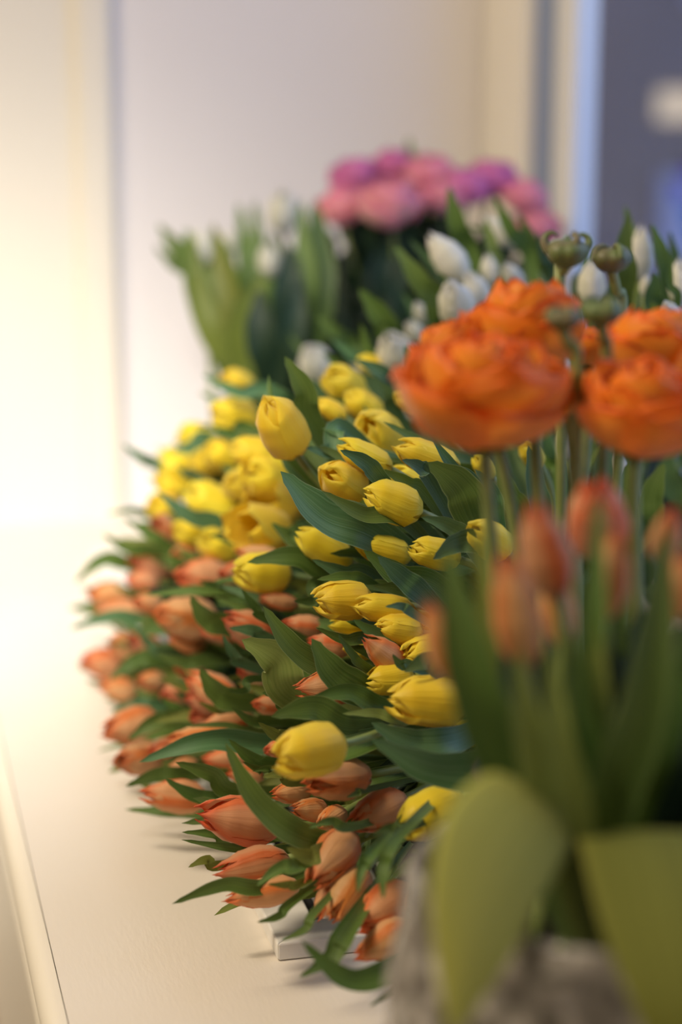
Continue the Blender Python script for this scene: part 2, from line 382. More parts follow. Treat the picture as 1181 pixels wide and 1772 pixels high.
# radiator grille let into the bench
gc=at(480,1665,1.3,0.0); GX,GY=gc.x,gc.y; GH=0.012; GW=0.030; GX1=WX-0.03; GY1=2.12
gr=thing('vent_grille','white wooden vent grille with dark slots lying under the orange tulips','vent grille',(GX,GY,0))
def pr(mb,poly,z0,z1):
    n=len(poly); o=len(mb.v); mb.v += [Vector((x,y,z0)) for x,y in poly]+[Vector((x,y,z1)) for x,y in poly]
    mb.f.append(tuple(o+i for i in reversed(range(n)))); mb.f.append(tuple(o+n+i for i in range(n))); mb.mi+=[0,0]; mb.uv += [(0,0)]*(2*n)
    for i in range(n):
        j=(i+1)%n; mb.f.append((o+i,o+j,o+n+j,o+n+i)); mb.mi.append(0); mb.uv += [(0,0)]*4
e=0.0004
A=[(GX,GY),(GX1,GY),(GX1,GY1),(GX,GY1)]; B=[(GX+GW,GY+GW),(GX1-GW,GY+GW),(GX1-GW,GY1-GW),(GX+GW,GY1-GW)]
for i in range(4):
    j=(i+1)%4; cx=[A[i],A[j],B[j],B[i]]; mx=sum(p[0] for p in cx)/4; my=sum(p[1] for p in cx)/4
    cx=[(x+(e if x<mx else -e),y+(e if y<my else -e)) for x,y in cx]
    mb=MB(); pr(mb,cx,0.0005,GH); o=mb.build('frame_rail',M['grille'],gr,False)
    bv=o.modifiers.new('bevel','BEVEL'); bv.width=0.0012; bv.segments=2
mb=MB(); mb.box(GX+GW,GX1-GW,GY+GW,GY1-GW,0.0004,0.002); mb.build('slot_shade',M['dark'],gr,False)  # black sheet on the bench standing for shade under the slats
mb=MB(); x=GX+GW+0.010
while x<GX1-GW-0.008:
    mb.box(x,x+0.0075,GY+GW,GY1-GW,0.003,GH-0.0008); x+=0.0185
y=GY+GW+0.16
while y<GY1-GW-0.02:
    mb.box(GX+GW,GX1-GW,y,y+0.012,0.003,GH-0.001); y+=0.17
mb.build('slats',M['grille'],gr,False)

# ------------------------------------------------------------------ flower builders
rng=random.Random(7)
def petal_grid(mb,th,hwfn,rfn,zfn,nu=9,nv=12,mi=0,seed=0.0,ruf=0.0,lean=0.0):
    pts=[];uvs=[]
    for j in range(nv):
        s=j/(nv-1)
        hw=hwfn(s)
        for i in range(nu):
            u=-1+2*i/(nu-1)
            g=th+u*hw+lean*s*s
            r=rfn(s,u); z=zfn(s,u)
            if ruf:
                r*=1+ruf*s*s*math.sin(seed+u*4.1+s*2)+ruf*0.6*s**3*math.sin(seed*2.3+u*9.7)
                z+=ruf*0.35*s**3*math.sin(seed*1.7+u*7.3)
            pts.append(Vector((r*math.cos(g),r*math.sin(g),z))); uvs.append(((u+1)/2,s))
    mb.grid(pts,nu,nv,uvs,mi=mi)
def lerpk(K,s):
    for (a,x),(b,y) in zip(K,K[1:]):
        if s<=b:
            f=(s-a)/(b-a); f=f*f*(3-2*f); return x+(y-x)*f
    return K[-1][1]
def tulip_bloom(kind,seed):
    """closed tulip: six overlapping petals, base at the origin, tip at z=1, widest radius 1 before scaling"""
    r_=random.Random(seed); mb=MB()
    if kind=='yellow':
        K=[(0,0.10),(0.07,0.55),(0.22,0.93),(0.42,1.0),(0.70,0.90),(0.88,0.66),(1.0,0.30)]; K2=[(0,0.08),(0.1,0.5),(0.4,0.88),(0.72,0.80),(0.9,0.5),(1.0,0.14)]
        W,p=R(66),7; fl=0.30
    elif kind=='orange':
        K=[(0,0.10),(0.07,0.52),(0.22,0.88),(0.40,1.0),(0.62,0.86),(0.82,0.56),(1.0,0.24)]; K2=[(0,0.08),(0.1,0.5),(0.4,0.88),(0.7,0.70),(1.0,0.20)]
        W,p=R(68),3.4; fl=0.28
    elif kind=='open':
        K=[(0,0.10),(0.08,0.52),(0.25,0.88),(0.5,1.0),(0.75,1.0),(0.9,0.96),(1.0,0.92)]; K2=[(0,0.08),(0.1,0.5),(0.4,0.86),(0.75,0.8),(1.0,0.62)]
        W,p=R(62),4; fl=0.15
    else:
        K=[(0,0.10),(0.07,0.50),(0.22,0.85),(0.38,1.0),(0.60,0.90),(0.82,0.58),(1.0,0.20)]; K2=[(0,0.08),(0.1,0.5),(0.4,0.88),(0.7,0.68),(1.0,0.16)]
        W,p=R(66),3.6; fl=0.2
    off=r_.uniform(0,6.28)
    for ring in (1,0):
        for k in range(3):
            th=off+k*2.0944+(1.0472 if ring else 0)+r_.uniform(-0.1,0.1)
            f=r_.uniform(-0.1,fl) if not ring else r_.uniform(-0.15,0.1)
            ln=(r_.uniform(0.93,1.02) if not ring else r_.uniform(0.88,0.99)); cu=r_.uniform(0.3,1.0); sd=r_.uniform(0,6)
            KK=K2 if ring else K
            cr={'orange':0.07,'yellow':0.10,'open':0.1}.get(kind,0.08)
            def rf(s,u,KK=KK,f=f,cu=cu,sd=sd,ring=ring):
                b=lerpk(KK,s)*(1+f*s**4)
                if not ring: b*=1+0.05*(abs(u)**3)*min(1,s*3)*cu                       # free edges stand off
                b+=0.030*math.exp(-(u/0.16)**2)*math.sin(math.pi*min(1,s*1.1))       # midrib
                b-=0.028*math.exp(-((abs(u)-0.42)/0.16)**2)*s                       # flutes beside it
                b+=0.012*math.sin(sd+u*7+s*4)*s
                return max(b,0.02)
            def zf(s,u,ln=ln,cu=cu,sd=sd):
                return ln*(s-cr*1.3*u*u*s**4)+0.010*math.sin(sd+u*6)*s**3
            petal_grid(mb,th,lambda s:W*(0.55+0.45*min(1,s*3.5))*max(0.0,1-s**p)**0.55+R(3.0),rf,zf,nu=11,nv=15)
    return mb
def ranunculus_bloom(seed,layers=6,ruf=0.035,open_=0.0):
    """layered round bloom, radius about 1, base at origin, opening along +z"""
    r_=random.Random(seed); mb=MB()
    for L in range(layers):
        t=L/(layers-1)                  # 0 outermost
        Rr=1.0-0.72*t; n=(5,5,4,4,3,3,3,3)[L]; end=R(14+44*t-open_); off=r_.uniform(0,6.28)
        for k in range(n):
            th=off+k*6.2832/n+r_.uniform(-0.2,0.2); e2=end+r_.uniform(-0.22,0.26); rr=Rr*r_.uniform(0.90,1.05); sd=r_.uniform(0,6)
            flare=r_.uniform(-0.05,0.22)*(1-t)
            def rf(s,u,rr=rr,e2=e2,flare=flare):
                ph=R(-88)+(e2+R(88))*s
                return max(0.02,rr*math.cos(ph)*(1+0.04*u*u)+flare*rr*max(0,s-0.75)*2)
            def zf(s,u,rr=rr,e2=e2,t=t):
                ph=R(-88)+(e2+R(88))*s
                return 0.60+0.12*t+(0.60+0.25*t)*rr*math.sin(ph)+0.10*t-0.10*u*u*s*s
            petal_grid(mb,th,lambda s:R(56 if L<3 else 68)*(0.35+0.65*min(1,s*1.8))*max(0,1-s**10)**0.5+0.16,rf,zf,nu=13,nv=13,seed=sd,ruf=ruf)
    return mb
BL={}
for kd,n in (('yellow',9),('orange',9),('open',3),('white',5)):
    mt={'yellow':M['yellow'],'orange':M['orange'],'open':M['yellow'],'white':M['white']}[kd]
    BL[kd]=[tulip_bloom(kd,100+i).mesh(kd+'_bloom',mt) for i in range(n)]
def orient(z_axis,spin):
    z=z_axis.normalized(); a=z.cross(Vector((0,0,1)))
    if a.length<1e-3: a=Vector((1,0,0))
    a.normalize(); b=z.cross(a)
    x=a*math.cos(spin)+b*math.sin(spin); y=z.cross(x)
    return Matrix((x,y,z)).transposed().to_4x4()
def put_mesh(name,mesh,parent,base,axis,sx,sz,spin,sy=None):
    o=bpy.data.objects.new(name,mesh); C.objects.link(o); o.parent=parent
    m=orient(axis,spin)@Matrix.Diagonal((sx,sy or sx,sz,1)); m.translation=base-WL[parent.name]
    o.matrix_local=m; WL[o.name]=Vector(base)
    return o

def leaf_strip(mb,P,widths,facing,roll0,roll1,fold,nu=9,nv=26,wav=0.0,sd=0.0):
    """leaf blade along the points P (base first, tip last); facing = vector the upper side looks to"""
    pts=[];uvs=[]
    for j in range(nv):
        t=j/(nv-1); p=catmull(P,t)
        T=(catmull(P,min(1,t+0.02))-catmull(P,max(0,t-0.02))).normalized()
        n=facing-T*facing.dot(T)
        if n.length<1e-4: n=UPV-T*UPV.dot(T)
        n.normalize(); w=T.cross(n)
        a=roll0+(roll1-roll0)*t
        n2=n*math.cos(a)+w*math.sin(a); w2=T.cross(n2)
        hw=lerpk(widths,t)/2
        for i in range(nu):
            u=-1+2*i/(nu-1)
            wv=wav*hw*math.sin(sd+t*9+ (2 if u>0 else 0))*abs(u)**2
            pts.append(p+w2*(u*hw*math.cos(fold*0.6*abs(u)))+n2*(hw*fold*(abs(u)**1.6)*0.75+wv)); uvs.append(((u+1)/2,t))
    for q in pts:
        if q.z<0.004: q.z=0.004
    mb.grid(pts,nu,nv,uvs)
LW=[(0,0.35),(0.2,0.7),(0.5,1.0),(0.72,0.80),(0.9,0.35),(1.0,0.02)]
def dep(px,py):
    u=(600-px)/400; v=(1200-py)/400
    if u<0: u*=0.3
    return 1.30+0.34*u+0.13*v+0.05*u*v
def hubs(kind,px,py):
    t=min(1,max(0,(px-230)/290)); t=t*t*(3-2*t)
    if kind=='white': return at(950,960,1.66)
    if kind=='yellow': a,b=at(930,1190,1.50),at(720,1010,1.93)
    else: a,b=at(910,1330,1.46),at(700,1060,1.95)
    return b*(1-t)+a*t
TUL=[]
def add_leaf(root,tip,base,hub,wpx,mat,bend=0.0,roll=None,ext=0.10,fold=None,out=0.0,wav=0.06):
    d=(base-tip); L=d.length; w=wpx/FPX*((tip-CAM).dot(FWD))
    if roll is None: roll=rng.uniform(-0.55,0.55)
    if fold is None: fold=rng.uniform(0.15,0.55)
    w/=max(0.75,math.cos(roll))
    view=(CAM-tip).normalized()
    side=d.normalized().cross(view).normalized()
    mid=(tip+base)/2+side*(bend*L)+view*(0.10*L+out)
    h=(hub-base); e=base+h.normalized()*min(ext,h.length*0.8)+d.normalized()*0.02
    P=[e,base,mid,tip]
    mb=MB(); leaf_strip(mb,P,[(a,b*w) for a,b in LW],view,roll*0.3,roll+rng.uniform(-0.4,0.4),fold,wav=wav,sd=rng.uniform(0,6))
    return mb.build('leaf',M[mat],root)
def tulip(kind,tx,ty,bx,by,w,label,doff=0.0,bloom=None,group=None,hub=None,d=None,fillers=2,lr=None,spin=None):
    dd=(d if d is not None else dep((tx+bx)/2,(ty+by)/2))+doff
    tip=at(tx,ty,dd,0.015); base=at(bx,by,dd+0.004,0.02)
    if dd>1.5 and kind!='white': w*=1.2
    wm=w/FPX*dd; La=(tip-base).length
    Lr=wm*(lr or {'yellow':1.62,'orange':1.85,'white':1.9}[kind])
    outc=max(math.sqrt(max(0,Lr*Lr-La*La)),0.18*La)
    view=(CAM-tip).normalized()
    base=base-view*(outc*0.5); tip=tip+view*(outc*0.5)
    if base.z<0.018: base.z=0.018
    ax=(tip-base); L=ax.length
    hb=hub or hubs(kind,bx,by)
    hb=hb+Vector((rng.uniform(-.04,.04),rng.uniform(-.04,.04),rng.uniform(-.01,.02)))
    if hb.z<0.02: hb.z=0.02
    g=group or {'yellow':'yellow tulips in the heap','orange':'orange tulips in the heap','white':'white tulips in the heap'}[kind]
    root=thing(kind+'_tulip',label,'tulip',hb,g)
    ms=BL[bloom or kind]; a_=ax.normalized()
    o=put_mesh('bloom',ms[len(TUL)%len(ms)],root,base-a_*0.1*L,ax,wm*0.57,L*1.12,rng.uniform(0,6.28) if spin is None else spin)
    r=0.0026
    a=ax.normalized()
    P=bez(base+a*0.004,base-a*0.07,hb+(base-hb)*0.35+Vector((0,0,0.02)),hb,16)
    for q in P:
        if q.z<0.006: q.z=0.006
    mb=MB(); mb.tube(P,[r*1.15]+[r]*15,8); mb.build('stem',M['stem'],root)
    TUL.append(dict(root=root,bx=bx,by=by,hub=hb,kind=kind,base=base,tip=tip,P=P,d=dd))
    for k in range(fillers):
        # leaves deeper in the heap, following the stem
        sgn=1 if k%2 else -1
        vx=(tx-bx,ty-by); ln=math.hypot(*vx) or 1; ux,uy=vx[0]/ln,vx[1]/ln
        adv=rng.uniform(-40,38); sd=sgn*rng.uniform(10,34)
        tp=at(tx+ux*adv-uy*sd,ty+uy*adv+ux*sd,dd+rng.uniform(0.025,0.075),0.008)
        bp=at(bx-ux*55-uy*sd*0.3,by-uy*55+ux*sd*0.3,dd+rng.uniform(0.04,0.09),0.01)
        add_leaf(root,tp,bp,hb,rng.uniform(22,40)*1.3/dd,rng.choice(['leaf','leaf','leaf_blue']) if kind!='orange' else rng.choice(['leaf','leaf','leaf','leaf_olive']),rng.uniform(-.12,.12),rng.uniform(-1,1))
    return root
def leaf(tx,ty,bx,by,w,mat='leaf',bend=0.0,roll=None,doff=-0.02,kinds=None,d=None,fold=None,out=0.0,ext=0.1,wav=0.06):
    cand=[t for t in TUL if (not kinds or t['kind'] in kinds)]
    t=min(cand,key=lambda q:(q['bx']-bx)**2+(q['by']-by)**2)
    dt=(d if d is not None else dep(tx,ty))+doff; db=(d if d is not None else dep(bx,by))+doff+0.02
    return add_leaf(t['root'],at(tx,ty,dt,0.006),at(bx,by,db,0.010),t['hub'],w,mat,bend,roll,ext,fold,out,wav)

# ------------------------------------------------------------------ yellow tulips
Y=[
(460,690,510,779,76,'yellow tulip standing clear of the heap beside the tall pointed leaf','yellow',0,1.36),
(584,768,671,810,46,'yellow tulip with a blue-green leaf lying across its side','yellow',0,1.33),
(560,815,622,850,60,'yellow tulip with ruffled narrow petals behind the dark folded leaf','yellow',0,1.33),
(627,850,722,884,64,'plump yellow tulip with a crease along its side right of the folded leaf','yellow',0,1.29),
(682,768,787,812,52,'yellow tulip just below the lower left edge of the big orange ranunculus','yellow',0,1.32),
(676,815,738,850,42,'yellow tulip partly tucked under the plain leaf tip below the ranunculus','yellow',0.02,1.34),
(630,722,676,782,78,'wide yellow tulip left of the orange ranunculus','yellow',0,1.42),
(565,648,622,690,52,'soft yellow tulip high in the heap below the white tulips','yellow',0,1.55),
(600,680,655,722,46,'yellow tulip tucked against the wide one left of the ranunculus','yellow',0,1.5),
(545,692,595,722,32,'small yellow tulip between the tall pointed leaf and its neighbour above','yellow',0,1.47),
(511,920,601,972,52,'smooth yellow tulip directly below the dark folded leaf','yellow',0,1.36),
(615,938,705,962,46,'yellow tulip whose lower half hides behind a dark leaf','yellow',0,1.32),
(707,945,790,967,50,'yellow tulip with curled petal tips below the mottled leaf','yellow',0,1.28),
(403,912,492,922,78,'wide open yellow tulip with blunt petals left of the folded leaf','open',0,1.50),
(440,856,500,893,66,'yellow tulip just above the wide open one','open',0.03,1.52),
(403,985,492,995,66,'yellow tulip lying on orange ones with a green leaf across it','yellow',0,1.42),
(397,775,478,790,42,'flat lying yellow tulip left of the upright one','yellow',0,1.55),
(425,815,492,843,58,'deep yellow tulip in the shade under the upright one','yellow',0,1.55),
(393,832,440,853,46,'blurred yellow tulip left of the deep yellow shaded one','yellow',0,1.6),
(385,650,430,672,34,'small yellow tulip topmost at the back end below the leafy bunch','yellow',0,1.75),
(366,712,437,728,50,'pale yellow tulip behind the upright one at the back','yellow',0,1.68),
(308,750,366,762,38,'pale yellow tulip at the back edge against the white wall','yellow',0,1.80),
(352,776,412,800,42,'yellow tulip below the pale one at the back edge','yellow',0,1.70),
(270,802,360,818,48,'broad blurred yellow tulip near the back end of the heap','yellow',0,1.78),
(265,832,332,842,42,'blurred yellow tulip under the broad one at the back end','yellow',0,1.78),
(322,845,408,892,50,'long yellow tulip pointing down to the wall with a leaf beneath','yellow',0,1.64),
(258,872,302,884,36,'yellow tulip lowest at the back end beside the orange ones','yellow',0,1.76),
(302,914,356,932,38,'small yellow tulip among orange ones under a slanting leaf','yellow',0,1.66),
(346,932,402,957,44,'yellow tulip half hidden by a leaf beside the open one','yellow',0,1.60),
(282,787,322,798,32,'yellow tulip at the far rim behind the broad blurred one','yellow',0,1.82),
(540,1038,636,1040,62,'yellow tulip with three unequal petals, upper one of the touching pair','yellow',0,1.29),
(610,1045,712,1060,46,'slim yellow tulip touching the pair mate on its tip side','yellow',0,1.28),
(570,1080,627,1086,24,'half hidden yellow tulip beneath the touching pair','yellow',0.02,1.32),
(649,1083,723,1095,50,'round yellow tulip below the slim one with a leaf tip above','yellow',0,1.27),
(699,1135,768,1122,54,'yellow tulip with open swirled tip beside the blurred orange bud','yellow',0,1.27),
(727,1085,768,1095,34,'yellow tulip peeping above the swirled one','yellow',0.01,1.29),
(597,1125,655,1118,42,'yellow tulip behind the brownish unopened bud','yellow',0.02,1.32),
(631,1180,710,1172,50,'yellow tulip just above the largest one, crossed by no leaf','yellow',0,1.26),
(669,1208,803,1216,80,'largest smooth yellow tulip beside the vase of blurred tulips','yellow',0,1.22),
(773,1270,838,1266,44,'shaded yellow tulip below the largest one','yellow',0.02,1.26),
(475,1312,584,1290,84,'stubby yellow tulip hanging out over the orange tulips on a bare stem','yellow',0,1.17),
(691,1432,794,1385,72,'lowest yellow tulip beside the big bent leaf of the pot','yellow',0,1.20),
(812,908,872,952,58,'yellow tulip behind the ranunculus stem','yellow',0,1.24),
(905,768,932,802,34,'yellow tulip seen between ranunculus stems','yellow',0,1.4),
(822,788,850,825,30,'yellow tulip just under the big ranunculus','yellow',0,1.36),
(686,682,722,702,32,'yellow tulip peeping out left of the big ranunculus petals','yellow',0,1.45),
(618,622,658,636,24,'yellow tulip just below the white ones','yellow',0,1.62),
(590,655,640,675,30,'yellow tulip behind the soft yellow one on top','yellow',0,1.60),
(330,790,372,812,34,'yellow tulip between two pale ones at the back','yellow',0.0,1.74),
(445,800,500,815,34,'yellow tulip under the tip of the upright one','yellow',0.0,1.55),
]
for t in Y: tulip('yellow',*t[:5],t[5],bloom=t[6],d=t[8],doff=t[7],fillers=3)
# ------------------------------------------------------------------ orange tulips
O=[
(222,963,297,984,40,'pinkish orange tulip under the arching leaf at the back end',1.74),
(298,960,338,968,36,'small red orange tulip above the wide pale orange one',1.66),
(304,998,386,1000,50,'wide pale orange tulip at the foot of the yellow ones',1.58),
(380,996,424,990,38,'reddish tulip poking out left of a yellow one',1.50),
(216,1002,268,1010,30,'dark reddish tulip in shade below the pinkish one',1.72),
(152,1028,216,1032,38,'farthest orange tulip, blurred, pointing at the wall',1.78),
(160,1058,256,1062,34,'blurred pale orange tulip above the long dark leaf',1.76),
(263,1062,366,1076,58,'large orange tulip with a dark seam near the back of the heap',1.56),
(385,1066,472,1106,60,'orange tulip with open lip left of the big pointed leaves',1.42),
(345,1088,406,1100,30,'half hidden tulip under the large seamed one',1.52),
(185,1108,242,1126,38,'blurred orange tulip over the roundest one at the back',1.74),
(224,1104,268,1120,34,'orange tulip behind a thin slanting leaf',1.68),
(139,1142,206,1150,40,'roundest blurred orange tulip at the far rim over the bench',1.76),
(290,1108,352,1112,30,'small peach tulip under the large seamed one',1.58),
(169,1184,228,1196,32,'blurred peach tulip under the roundest one',1.70),
(278,1206,326,1196,34,'small orange tulip behind a leaf in the lower back part',1.58),
(318,1168,404,1214,54,'orange tulip with a deep red slit, upper of a stacked pair',1.46),
(317,1204,376,1226,36,'orange tulip lying under the one with the red slit',1.47),
(412,1160,448,1166,28,'small yellowish orange tulip deep beside the pale wide leaf',1.43),
(414,1182,456,1196,28,'red tulip tip under the small yellowish orange one',1.43),
(437,1218,486,1224,33,'short orange tulip under the pale wide leaf',1.38),
(327,1240,376,1246,34,'round red tulip beside long ribbed petals',1.48),
(348,1256,432,1238,40,'long ribbed orange tulip above the one with water drops',1.44),
(286,1280,396,1270,40,'long pale peach tulip with water drops under a thin leaf',1.43),
(175,1266,266,1248,50,'dark red tipped tulip low over the bench at the left rim',1.56),
(198,1316,272,1308,56,'wide bright orange tulip low over the bench at the left rim',1.50),
(257,1302,302,1290,32,'orange tulip tucked behind the wide one at the rim',1.50),
(350,1316,442,1304,36,'orange tulip beneath the long blue-green leaf',1.42),
(284,1332,342,1326,32,'orange tulip under the tip of the long blue-green leaf',1.46),
(242,1372,352,1382,54,'smooth long orange tulip lying just above the bare bench',1.40),
(341,1408,476,1428,80,'biggest orange tulip with two wrapped petals over the bench',1.27),
(369,1510,491,1488,58,'pale almond shaped orange tulip right under the biggest one',1.24),
(387,1558,509,1534,48,'flat orange tulip with frilled tip above the white grille',1.22),
(391,1335,452,1345,34,'small red tulip left of the stubby yellow one',1.38),
(467,1376,532,1368,40,'dark orange tulip with a seam under the stubby yellow one',1.30),
(503,1400,562,1402,38,'small orange tulip with red tip in front of the seamed dark one',1.27),
(528,1358,632,1342,66,'pinkish red tulip hanging under the stubby yellow one',1.20),
(548,1432,592,1408,40,'short red tulip crossed by a small leaf',1.26),
(606,1428,694,1385,64,'rounded orange tulip with dark red tip beside the lowest yellow one',1.22),
(538,1530,606,1450,70,'upper tulip of the drooping cluster in front of the grille',1.19),
(570,1594,628,1512,64,'middle drooping orange tulip with a shadow across it',1.18),
(546,1592,576,1535,34,'narrow frilled orange tulip behind the middle drooping one',1.20),
(614,1604,704,1545,72,'broad drooping orange tulip with red tip above the lowest one',1.16),
(611,1658,708,1604,56,'lowest orange tulip close above the bench',1.14),
(705,1594,738,1518,44,'orange tulip beside the grey pot partly hidden by the bent leaf',1.14),
(511,1194,616,1186,58,'red orange tulip with knobbly tip in the middle between big leaves',1.28),
(529,1108,602,1122,40,'deep red tulip behind the long pointed leaf',1.36),
(488,1076,557,1086,34,'dull orange tulip above the long pointed leaf',1.40),
(448,1034,512,1046,28,'orange tulip under the crossed yellow one',1.42),
(628,1102,692,1152,48,'brownish unopened tulip bud pointing up among yellow ones',1.26),
(263,902,308,926,40,'orange tulip highest at the back beside small yellow ones',1.70),
(405,954,482,966,32,'orange tulip showing above the crossed yellow one',1.46),
(300,1150,345,1160,30,'peach tulip in the gap left of the one with the red slit',1.56),
(236,1178,280,1180,28,'blurred orange tulip between dark leaves low at the back',1.62),
(440,1108,490,1120,30,'orange tulip behind the open lipped one',1.44),
(455,1300,500,1292,30,'red tulip behind the stubby yellow one',1.34),
(230,1040,275,1048,28,'blurred tulip left of the large seamed one',1.64),
]
for t in O: tulip('orange',*t[:5],t[5],d=1.27+(t[6]-1.27)*(0.7 if t[6]<1.27 else 1.0),fillers=0 if t[1]>1580 else (1 if t[1]>1480 else 3 if t[0]<330 else 2))
# ------------------------------------------------------------------ white tulips
W=[
(742,402,802,480,50,'brightest white tulip leaning left below the pink flowers',1.60),
(776,486,800,556,58,'white tulip right under the brightest one',1.56),
(808,470,836,526,40,'white tulip touching the right side of the lower white one',1.58),
(833,376,892,422,34,'white tulip under the right end of the pink flowers',1.66),
(842,438,852,492,30,'slim greenish white tulip beside the upright leaves',1.62),
(872,455,898,495,30,'small white tulip just above the orange ranunculus',1.62),
(1022,446,1026,524,44,'broad white tulip between the two green ranunculus buds',1.50),
(1112,388,1108,482,38,'tall white tulip in front of the window glass',1.52),
(1178,445,1176,522,36,'white tulip cut by the edge of the picture on the window side',1.5),
(668,576,702,642,62,'low white tulip left of the orange ranunculus petals',1.62),
(704,556,730,592,30,'small cream tulip above the low white one',1.66),
(718,522,738,556,24,'tiny white tulip among leaves over the small cream one',1.7),
(532,598,560,654,54,'soft pinkish white tulip at the foot of the dark bunch',1.80),
(1118,472,1118,512,20,'narrow white tulip under the tall one at the window',1.5),
(1150,524,1170,556,30,'white tulip tip right above the right-hand orange ranunculus',1.42),
(974,732,984,792,26,'white tulip seen in the gap between ranunculus stems',1.45),
(1068,780,1078,832,28,'greyish white tulip behind the stems under the right ranunculus',1.42),
]
for t in W: tulip('white',*t[:5],t[5],d=t[6],fillers=1)

